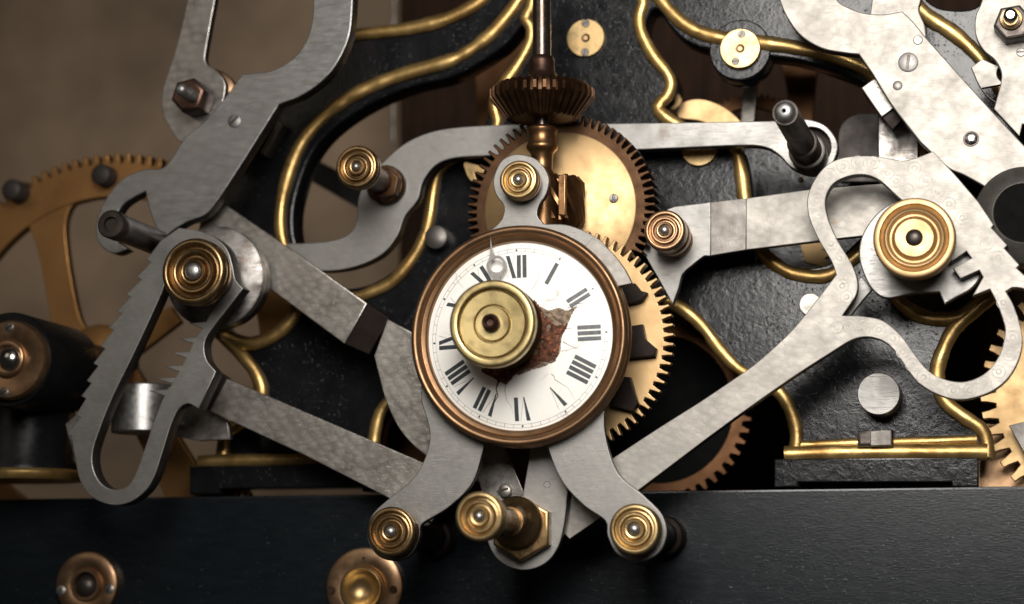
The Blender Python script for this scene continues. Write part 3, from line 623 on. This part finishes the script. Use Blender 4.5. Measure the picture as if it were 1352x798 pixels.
plate('plate', [(1304, -40, 1), (1296, 2), (1288, 22), (1288, 46), (1298, 66), (1314, 80), (1322, 96), (1321, 112, 1), (1312, 144, 1), (1346, 180, 1), (1350, 164, 1), (1430, 180, 1), (1430, -40, 1)], -112, 14, 'steel_turned', ux, bev=1.2)
plate('back_plate', [(1282, 89, 1), (1297, 78, 1), (1316, 86), (1340, 92, 1), (1340, 140, 1), (1318, 138, 1), (1304, 128), (1292, 112)], -96, 10, 'steel_turned', ux, holes=[[(a, b) for a, b in circ(1328, 97, 12, 20)]], bev=1)
screw(ux, 1348, 69, -112, 6, 0, 'steel', True, 1.0)
o = thing('hex_nut', 'dark hex nut with drilled steel stud in the upper right corner', 'nut', P(1338, 32, -112))
hexa('nut_body', 1337, 29, -142, 25, 32, 'steel_dark', o, .12, 3)
lathe('stud', 1334, 19, -168, [(0, 3), (2.2, 3), (2.6, .4), (6, 0), (9, 2), (9.6, 6), (9.6, 36)], 'steel_polished', o, 32, 60)
lathe('washer', 1335, 25, -146, [(11, 0), (14, -.6), (15, 2), (15, 6)], 'bronze', o, 36)
o = thing('dark_roller', 'dark steel roller rim below the upper right lever', 'roller', P(1356, 284, -110))
lathe('rim', 1352, 281, -159, [(39, 2), (40, 0), (42, 0.5), (64, 17), (66, 19), (66, 60), (44, 60)], 'oxide_band', o, 72, 60)
lathe('core', 1352, 281, -156.5, [(0, 0), (40, 0), (40, 8)], 'matte_black', o, 48)

# ================================================================== RIGHT CAM AND LOOPED RACK LEVER
o = thing('cam_plate', 'stained steel cam plate with pointed tail behind the right knob', 'cam', P(1205, 330, -138))
plate('cam_body', [(1141, 364), (1134, 335), (1141, 305), (1165, 276), (1200, 262), (1240, 272), (1268, 305), (1284, 340), (1295, 362), (1283, 381), (1262, 393), (1247, 402, 1), (1240, 386, 1), (1205, 388), (1172, 394), (1154, 385)], -140, 14, 'steel', o, bev=1.6)
plate('under_plate', [(1137, 366, 1), (1152, 382, 1), (1138, 398), (1112, 432, 1), (1096, 425, 1), (1120, 390, 1)], -122, 10, 'steel', o)
rr = [(812, 603, 1), (870, 565), (930, 527), (990, 486), (1012, 468), (1040, 442), (1057, 423), (1080, 394), (1104, 363, 1), (1098, 346), (1080, 315), (1068, 286), (1066, 262), (1075, 238), (1092, 218), (1115, 208), (1150, 206), (1190, 212), (1208, 209), (1232, 200, 1), (1262, 232, 1), (1292, 267, 1),
      (1312, 297, 1), (1309, 301, 1), (1330, 324, 1), (1326, 328, 1), (1346, 350, 1), (1342, 354, 1), (1366, 376, 1), (1362, 388, 1), (1350, 381), (1336, 380), (1328, 385, 1), (1338, 403), (1347, 430), (1350, 452), (1344, 478), (1328, 503), (1303, 520), (1268, 528), (1238, 521), (1212, 505), (1194, 482), (1180, 462), (1165, 450), (1145, 445),
      (1125, 449), (1100, 464), (1040, 503), (950, 567), (845, 646), (790, 686), (752, 712, 1), (720, 680, 1)]
rv = [(1112, 417, 1), (1122, 403), (1131, 388), (1132, 370), (1124, 348), (1105, 316), (1092, 285), (1090, 262), (1100, 243), (1120, 233), (1142, 231), (1162, 239), (1190, 264), (1225, 288), (1248, 312), (1256, 346, 1), (1276, 332, 1), (1283, 341, 1), (1258, 354, 1), (1268, 368, 1), (1293, 357, 1), (1298, 366, 1), (1284, 391, 1), (1307, 382, 1),
      (1316, 400), (1325, 425), (1327, 440), (1320, 468), (1302, 492), (1276, 504), (1250, 502), (1226, 490), (1206, 466), (1190, 444), (1166, 424), (1140, 418)]
rt = thing('rack_lever', 'bright spotted steel lever with open loop, saw teeth and long diagonal bar', 'lever', P(1150, 400, -162))
plate('looped_plate', rr, -164, 19, 'steel_turned', rt, holes=[rv], bev=1.0)
V, Fc = [], []
for q in [(1117, 367), (1108, 342), (1097, 322), (1087, 303), (1081, 284), (1079, 265), (1084, 247), (1096, 231), (1113, 219), (1132, 214.5), (1152, 216), (1171, 229), (1184, 240), (1198, 250), (1208, 222), (1222, 238), (1238, 254), (1254, 270), (1270, 288),
          (1118, 392), (1112, 378), (1104, 432), (1122, 432), (1141, 431), (1160, 436), (1178, 448), (1192, 464), (1205, 482), (1220, 498), (1238, 510), (1258, 516), (1280, 515), (1300, 506), (1318, 490), (1333, 468), (1338, 445), (1334, 420), (1324, 400), (1318, 340), (1304, 322)]:
    cc = P(q[0]+random.uniform(-1, 1), q[1]+random.uniform(-1, 1), -164.15)
    for r0, r1 in ((7.2, 8.0), (2.2, 3.4)):
        b0 = len(V)
        for i in range(20):
            a = 2*math.pi*i/20; ca, sa = math.cos(a), math.sin(a)
            V += [cc+Vector((r0*ca, 0, r0*sa)), cc+Vector((r1*ca, 0, r1*sa))]
        for i in range(20):
            j = (i+1) % 20; Fc.append((b0+2*i, b0+2*j, b0+2*j+1, b0+2*i+1))
me = bpy.data.meshes.new('m'); me.from_pydata(V, [], Fc); link('ring_marks', me, 'ring_steel', rt)['kind'] = 'stuff'
knob('ringed_knob', 'largest ringed brass knob, on the right looped lever', 1207, 314, -222, 54, 24, -150, 'brass_face', .72, None, 'steel_dark', .24, 1)

# ================================================================== KNOBS ON THE LEVERS
o = knob('ringed_knob', 'ringed bronze knob on the hooked end of the long lever', 470, 220, -196, 29, 20, -60, 'bronze', .55, (27, 14, 'dark_bronze'), pr=.2)
hexa('hex_base', 506, 242, -92, 22, 18, 'dark_bronze', o, .3, 2)
knob('ringed_knob', 'small ringed copper knob beside the large bronze wheel', 877, 304, -172, 27.5, 50, -90, 'copper', .75, (24, 12, 'copper'), pr=.26)
knob('ringed_knob', 'ringed brass knob on the top lobe of the dial bracket', 684, 237, -268, 26, 22, -234, 'brass', .7, None, pr=.25)
knob('ringed_knob', 'ringed bronze knob on the left foot of the dial bracket', 515, 702, -272, 33, 24, -234, 'bronze', .7, None, pr=.24)
knob('ringed_knob', 'ringed brass knob on the right foot of the dial bracket', 837, 699, -272, 34, 24, -234, 'brass', .7, None, pr=.24)

# ================================================================== DIAL BRACKET
br = thing('dial_bracket', 'three legged satin steel bracket carrying the enamel dial', 'bracket', P(684, 720, -232))
plate('plate', [(688, 204), (710, 212), (724, 234), (721, 256), (712, 270), (709, 284), (718, 296, 1), (752, 298), (790, 316), (815, 345), (833, 374, 1), (812, 380, 1), (806, 440, 1), (808, 500, 1), (798, 540), (800, 580), (816, 625), (850, 655), (874, 680), (880, 706), (869, 731), (843, 742), (815, 732), (802, 708), (799, 688), (770, 667), (742, 636), (725, 597), (716, 560, 1),
    (684, 556, 1), (645, 560, 1), (636, 600), (622, 640), (592, 670), (556, 693), (554, 708), (544, 731), (524, 741), (500, 735), (485, 712), (490, 682), (515, 657), (545, 632), (562, 602), (567, 570), (556, 530, 1), (556, 440, 1), (590, 350, 1), (655, 298, 1), (663, 288), (665, 272), (655, 258), (651, 238), (660, 215), (672, 206)], -234, 12, 'steel', br, bev=1.2)
plate('step_edge', [(782, 314, 1), (804, 330), (822, 352), (834, 374, 1), (812, 379, 1), (796, 352), (770, 328, 1)], -246, 13, 'steel_turned', br, bev=.8)
for nm, kx, ky in (('left', 519, 704), ('right', 841, 702)):
    c = P(kx, ky, -222)
    link('pillar', revolve((c.x, -222.5, c.z), [(0, 0), (19, 0), (19, 170), (24, 172), (26, 176), (26, 203), (0, 203)], 'Y', 44), 'oxide_dark', br)

# ================================================================== ENAMEL DIAL
DX, DY, YD = 683.5, 442.5, -262
dl = thing('clock_dial', 'small white enamel clock dial in a copper bezel, rusted at centre', 'clock dial', P(DX, DY, -234))
sD = sc(DX, DY, YD); cD = P(DX, DY, YD)
bz = [(124.5, 18), (125.5, 10), (127, 5), (130, 3.5), (133, 2.2), (134.5, 3.4), (136, 1), (139, -2), (142, -3), (145, -1.5), (147, 2), (147.5, 8), (146, 14), (147, 16), (147, 26.5), (130, 26.5)]
link('bezel', revolve(cD, [(r*sD, d) for r, d in fine(bz)], 'Y', 128, False), 'bezel_copper', dl, 55)
en = [(0, 3.5), (40, 4.2), (80, 6), (110, 8.5), (126, 10.5)]
link('enamel_face', revolve(cD, [(r*sD, d) for r, d in fine(en)], 'Y', 128, False), 'enamel', dl, 60)
def face_d(r):                       # depth of the enamel at radius r
    for (a, b), (c, d) in zip(en, en[1:]):
        if a <= r <= c: return b+(d-b)*(r-a)/(c-a)
    return 10.5
def on_face(u, v, lift=0.35):        # dial units: u right, v up
    return Vector((cD.x+u*sD, cD.y+face_d(math.hypot(u, v))-lift, cD.z+v*sD))
def strips(name, quads, m, lift=0.35, parent=None):
    """printed strokes laid on the curved enamel: four corners each, cut in six along their length"""
    V, Fc = [], []
    for a, b, c_, d in quads:        # a-b one end, d-c_ the other
        k = 6; base = len(V)
        for j in range(k+1):
            t = j/k
            V.append(on_face(a[0]+(d[0]-a[0])*t, a[1]+(d[1]-a[1])*t, lift)); V.append(on_face(b[0]+(c_[0]-b[0])*t, b[1]+(c_[1]-b[1])*t, lift))
        for j in range(k): Fc.append((base+2*j, base+2*j+1, base+2*j+3, base+2*j+2))
    me = bpy.data.meshes.new('m'); me.from_pydata(V, [], Fc); return link(name, me, m, parent or dl)
R0, R1 = 79.5, 110.5
for n, txt in enumerate(['I', 'II', 'III', 'IIII', 'V', 'VI', 'VII', 'VIII', 'IX', 'X', 'XI', 'XII'], 1):
    wdt = {'I': 7.7, 'V': 14, 'X': 14}
    tot = sum(wdt[ch] for ch in txt); x = -tot/2; st = []; hs = []
    for ch in txt:
        xc = x+wdt[ch]/2; x += wdt[ch]
        if ch == 'I': st.append(((xc-2.75, R0), (xc+2.75, R0), (xc+2.75, R1), (xc-2.75, R1)))
        elif ch == 'V':
            st.append(((xc-.6, R0), (xc+.7, R0), (xc-2.2, R1), (xc-7.8, R1))); hs.append(((xc, R0), (xc+.6, R0), (xc+6.1, R1), (xc+5.5, R1)))
        else:
            st.append(((xc+1.8, R0), (xc+7, R0), (xc-1.8, R1), (xc-7, R1))); hs.append(((xc-6, R0), (xc-5.4, R0), (xc+5.9, R1), (xc+5.3, R1)))
    a = -n*math.pi/6+R(2.0); ca, sa = math.cos(a), math.sin(a)
    rot = lambda p: (p[0]*ca-p[1]*sa, p[0]*sa+p[1]*ca-2.5)
    nm = strips('numeral', [tuple(rot(p) for p in q) for q in st], 'ink')
    if hs: strips('hairline', [tuple(rot(p) for p in q) for q in hs], 'ink_faint', .3, nm)
tk = []
for i in range(60):
    a = 2*math.pi*i/60+R(2); wd = 0.35
    d = (math.cos(a), math.sin(a)); q = (-d[1]*wd, d[0]*wd)
    tk.append(((d[0]*115+q[0], d[1]*115-2.5+q[1]), (d[0]*115-q[0], d[1]*115-2.5-q[1]), (d[0]*119.5-q[0], d[1]*119.5-2.5-q[1]), (d[0]*119.5+q[0], d[1]*119.5-2.5+q[1])))
for r in (115, 119.5):
    for i in range(90):
        a, b = 2*math.pi*i/90, 2*math.pi*(i+1)/90
        tk.append(((r*math.cos(a), r*math.sin(a)-2.5), ((r+.55)*math.cos(a), (r+.55)*math.sin(a)-2.5), ((r+.55)*math.cos(b), (r+.55)*math.sin(b)-2.5), (r*math.cos(b), r*math.sin(b)-2.5)))
strips('minute_track', tk, 'ink_faint', .25)
dd = []
for i in range(12):
    a = 2*math.pi*i/12+R(2); x, y = 117.4*math.cos(a), 117.4*math.sin(a)-2.5
    dd.append(((x-1.2, y-1.2), (x+1.2, y-1.2), (x+1.2, y+1.2), (x-1.2, y+1.2)))
strips('minute_dot', dd, 'ink', .4)
# hairline cracks in the enamel
ck = []
def crack(u, v, ang, n, wd, stp=5):
    for i in range(n):
        ang2 = ang+random.uniform(-.5, .5); u2, v2 = u+stp*math.cos(ang2), v+stp*math.sin(ang2); w2 = wd*(1-(i+1)/(n+1))
        w1 = wd*(1-i/(n+1)); nx, ny = -math.sin(ang2), math.cos(ang2)
        ck.append(((u+nx*w1, v+ny*w1), (u-nx*w1, v-ny*w1), (u2-nx*w2, v2-ny*w2), (u2+nx*w2, v2+ny*w2))); u, v = u2, v2
crack(70, 40, .35, 7, .7); crack(66, 34, .1, 8, .5); crack(-28, -60, -1.75, 9, 1.1); crack(-20, -58, -1.3, 10, .4); crack(44, -52, -.9, 10, .5)
crack(60, -10, -.1, 5, .6); crack(-60, -10, 3.0, 10, .35); crack(18, 60, 1.2, 6, .25); crack(52, 8, .2, 4, .8); crack(-55, 5, 2.9, 9, .35)
strips('hairline_cracks', ck, 'bare_copper', .22)['kind'] = 'stuff'
# broken-out centre: rust crust and flaking edge
def pxd(px, py):
    v = P(px, py, YD+5); return ((v.x-cD.x)/sD, (v.z-cD.z)/sD)
def crust(name, pts, m, n, h, lift, seed):
    """bumpy crust clipped to a ragged outline"""
    random.seed(seed); poly = [pxd(*p) for p in pts]; V, Fc = [], []
    def inside(u, v):
        r = False
        for (x1, y1), (x2, y2) in zip(poly, poly[1:]+poly[:1]):
            if (y1 > v) != (y2 > v) and u < (x2-x1)*(v-y1)/(y2-y1)+x1: r = not r
        return r
    u0, u1 = min(p[0] for p in poly), max(p[0] for p in poly); v0, v1 = min(p[1] for p in poly), max(p[1] for p in poly)
    nx, ny = int((u1-u0)/n)+2, int((v1-v0)/n)+2; idx = {}
    for i in range(nx):
        for j in range(ny):
            u, v = u0+i*n+random.uniform(-.3, .3)*n, v0+j*n+random.uniform(-.3, .3)*n
            if inside(u, v):
                q = on_face(u, v, lift); k = noise.fractal(Vector((u*.11, v*.11, seed)), 1.0, 2.0, 4)
                q.y -= h*(0.5+k); idx[i, j] = len(V); V.append(q)
    for i in range(nx):
        for j in range(ny):
            f = [idx.get(t) for t in ((i, j), (i+1, j), (i+1, j+1), (i, j+1))]; g = [x for x in f if x is not None]
            if len(g) >= 3: Fc.append(tuple(g))
    me = bpy.data.meshes.new('m'); me.from_pydata(V, [], Fc); return link(name, me, m, dl, 50)
crust('flaked_edge', [(712, 404), (724, 410), (738, 406), (748, 410), (764, 402), (757, 412), (752, 424), (744, 436), (742, 448), (740, 466), (733, 478), (718, 485), (700, 490), (686, 496), (676, 494), (664, 502), (656, 500), (645, 490), (640, 470), (690, 430)], 'bare_copper', 1.2, .8, .3, 3)
crust('rust_crust', [(706, 396), (713, 404), (719, 415), (726, 420), (733, 430), (740, 429), (752, 426), (747, 436), (740, 446), (739, 462), (737, 470), (729, 477), (716, 479), (704, 486), (688, 488), (680, 497), (670, 508), (660, 506), (650, 499), (636, 492), (630, 466), (680, 420)], 'rust', 1.0, 3.2, .5, 9)
# Breguet style hand
hd = thing('clock_hand', 'pale steel clock hand with open ring pointing just left of twelve', 'clock hand', P(DX, DY, -268))
pts = [(647.5, 312, 1), (650, 330), (653, 337), (662, 339), (669, 350), (664, 361), (660, 366), (663, 420, 1), (651, 420, 1), (652, 366), (645, 359), (642, 350), (646, 341), (647, 332)]
plate('hand_blade', pts, -268, 2.2, 'hand_steel', hd, holes=[circ(655.5, 350.5, 9.5, 24)], bev=.4, step=3)
# hub in front of the dial
hb = thing('dial_hub', 'pale brass hub disc in front of the dial centre', 'hub', P(684, 441, -262))
HX, HY, YH = 649, 427, -352
hp = [(0, 5), (12, 5, 1), (22, 4.6, 1), (22.8, 8), (23.6, 11), (25.0, 11), (25.8, 8), (26.5, 5.2, 1), (43.6, 4.6, 1), (44.4, 9), (45.2, 12), (46.4, 12), (47.2, 6), (48, .6, 1), (49.5, 0), (55.5, 0, 1), (57.8, 1.6), (58.5, 4.5), (58.5, 13, 1), (30, 13, 1)]
lathe('hub_disc', HX, HY, YH, hp, 'brass_pale', hb, 96, 50, rnd=True)
lathe('drum', HX, HY, YH+12.5, [(0, 0), (56.5, 0), (57, 1), (57, 44), (0, 44)], 'shaded_bronze', hb, 64)
lathe('drilled_pin', HX-3, HY-2, YH-8, [(0, 7), (5, 7), (5.6, 1), (8, 0), (11, 2), (12, 7), (12, 16)], 'brown_bronze', hb, 40, 60)
c = P(HX, HY, YH)
link('neck', revolve((c.x, YH+60, c.z), [(0, 0), (30, 0), (30, 40), (0, 40)], 'Y', 48), 'shaded_bronze', hb)

# ================================================================== LOWER PIVOT PLATE
lp_ = thing('pivot_plate', 'rounded steel pivot plate under the dial between the bracket legs', 'plate', P(695, 720, -186))
plate('plate', [(702, 580, 1), (722, 585), (738, 615), (750, 645, 1), (745, 690), (737, 722), (720, 744), (694, 753), (668, 747), (650, 730), (642, 700), (660, 668), (690, 655, 1)], -188, 13, 'steel', lp_, bev=1.2)
lathe('hole', 722, 640, -188.6, [(0, .9), (4, .9), (4.4, 0), (4.8, .8)], 'oxide_band', lp_, 24)
plate('rear_arm', [(622, 590, 1), (662, 582, 1), (694, 655, 1), (690, 690, 1), (640, 670, 1)], -150, 12, 'steel_stained', lp_)
screw(lp_, 666, 648, -150, 8.5, 15, 'steel_mottled', h=10)
k = knob('ringed_knob', 'ringed brass knob on a hexagonal bronze base under the dial', 632, 682, -392, 33, 22, -188, 'brass', .52, None, pr=.22)
hexa('hex_base', 687, 698, -208, 43, 21, 'bronze', k, R(30), 2.5)
cc = P(632, 682, -392)
link('flange', revolve((cc.x, -250, cc.z), [(17, 0), (19, 14), (24, 24), (29, 28), (31, 31), (31, 43), (17, 43)], 'Y', 56), 'bronze', k, 50)

# ================================================================== BUSHINGS ON THE BEAM
o = thing('flanged_bushing', 'copper flanged bushing with dark steel pin, bottom left of the beam', 'bushing', P(113, 772, -20), 'flanged bushings on the beam')
lathe('flange', 113, 772, -34, [(16, 6), (18, 2), (20, 0), (40, 0), (43, 2), (43, 15), (0, 15)], 'copper', o, 64)
lathe('socket_ring', 112, 772, -38, [(15, 4), (17, 0), (21, 0), (23, 4), (23, 6)], 'copper', o, 48)
lathe('pin', 110, 774, -44, [(0, 0), (7, 1), (13, 5), (16, 12), (16, 24)], 'steel_dark', o, 40, 60)
for hx, hy in ((80, 780), (144, 778)): screw(o, hx, hy, -34, 6.5, 60, 'steel_stained', h=.8)
o = thing('flanged_bushing', 'copper flanged bushing with hollow brass cup, below the left bracket foot', 'bushing', P(480, 776, -20), 'flanged bushings on the beam')
lathe('flange', 480, 776, -32, [(26, 6), (28, 1), (30, 0), (48, 0), (52, 2), (52, 13), (0, 13)], 'copper', o, 72)
lathe('cup', 476, 778, -40, [(0, 20), (9, 18.5), (17, 14), (22, 8), (25, 2), (27, 0), (29, 1), (30, 4), (30, 14)], 'brass', o, 56, 60)
for hx, hy in ((437, 780), (519, 779), (480, 737)): screw(o, hx, hy, -32, 5.5 if hy > 740 else 2, 60, 'dark_bronze', h=.8)
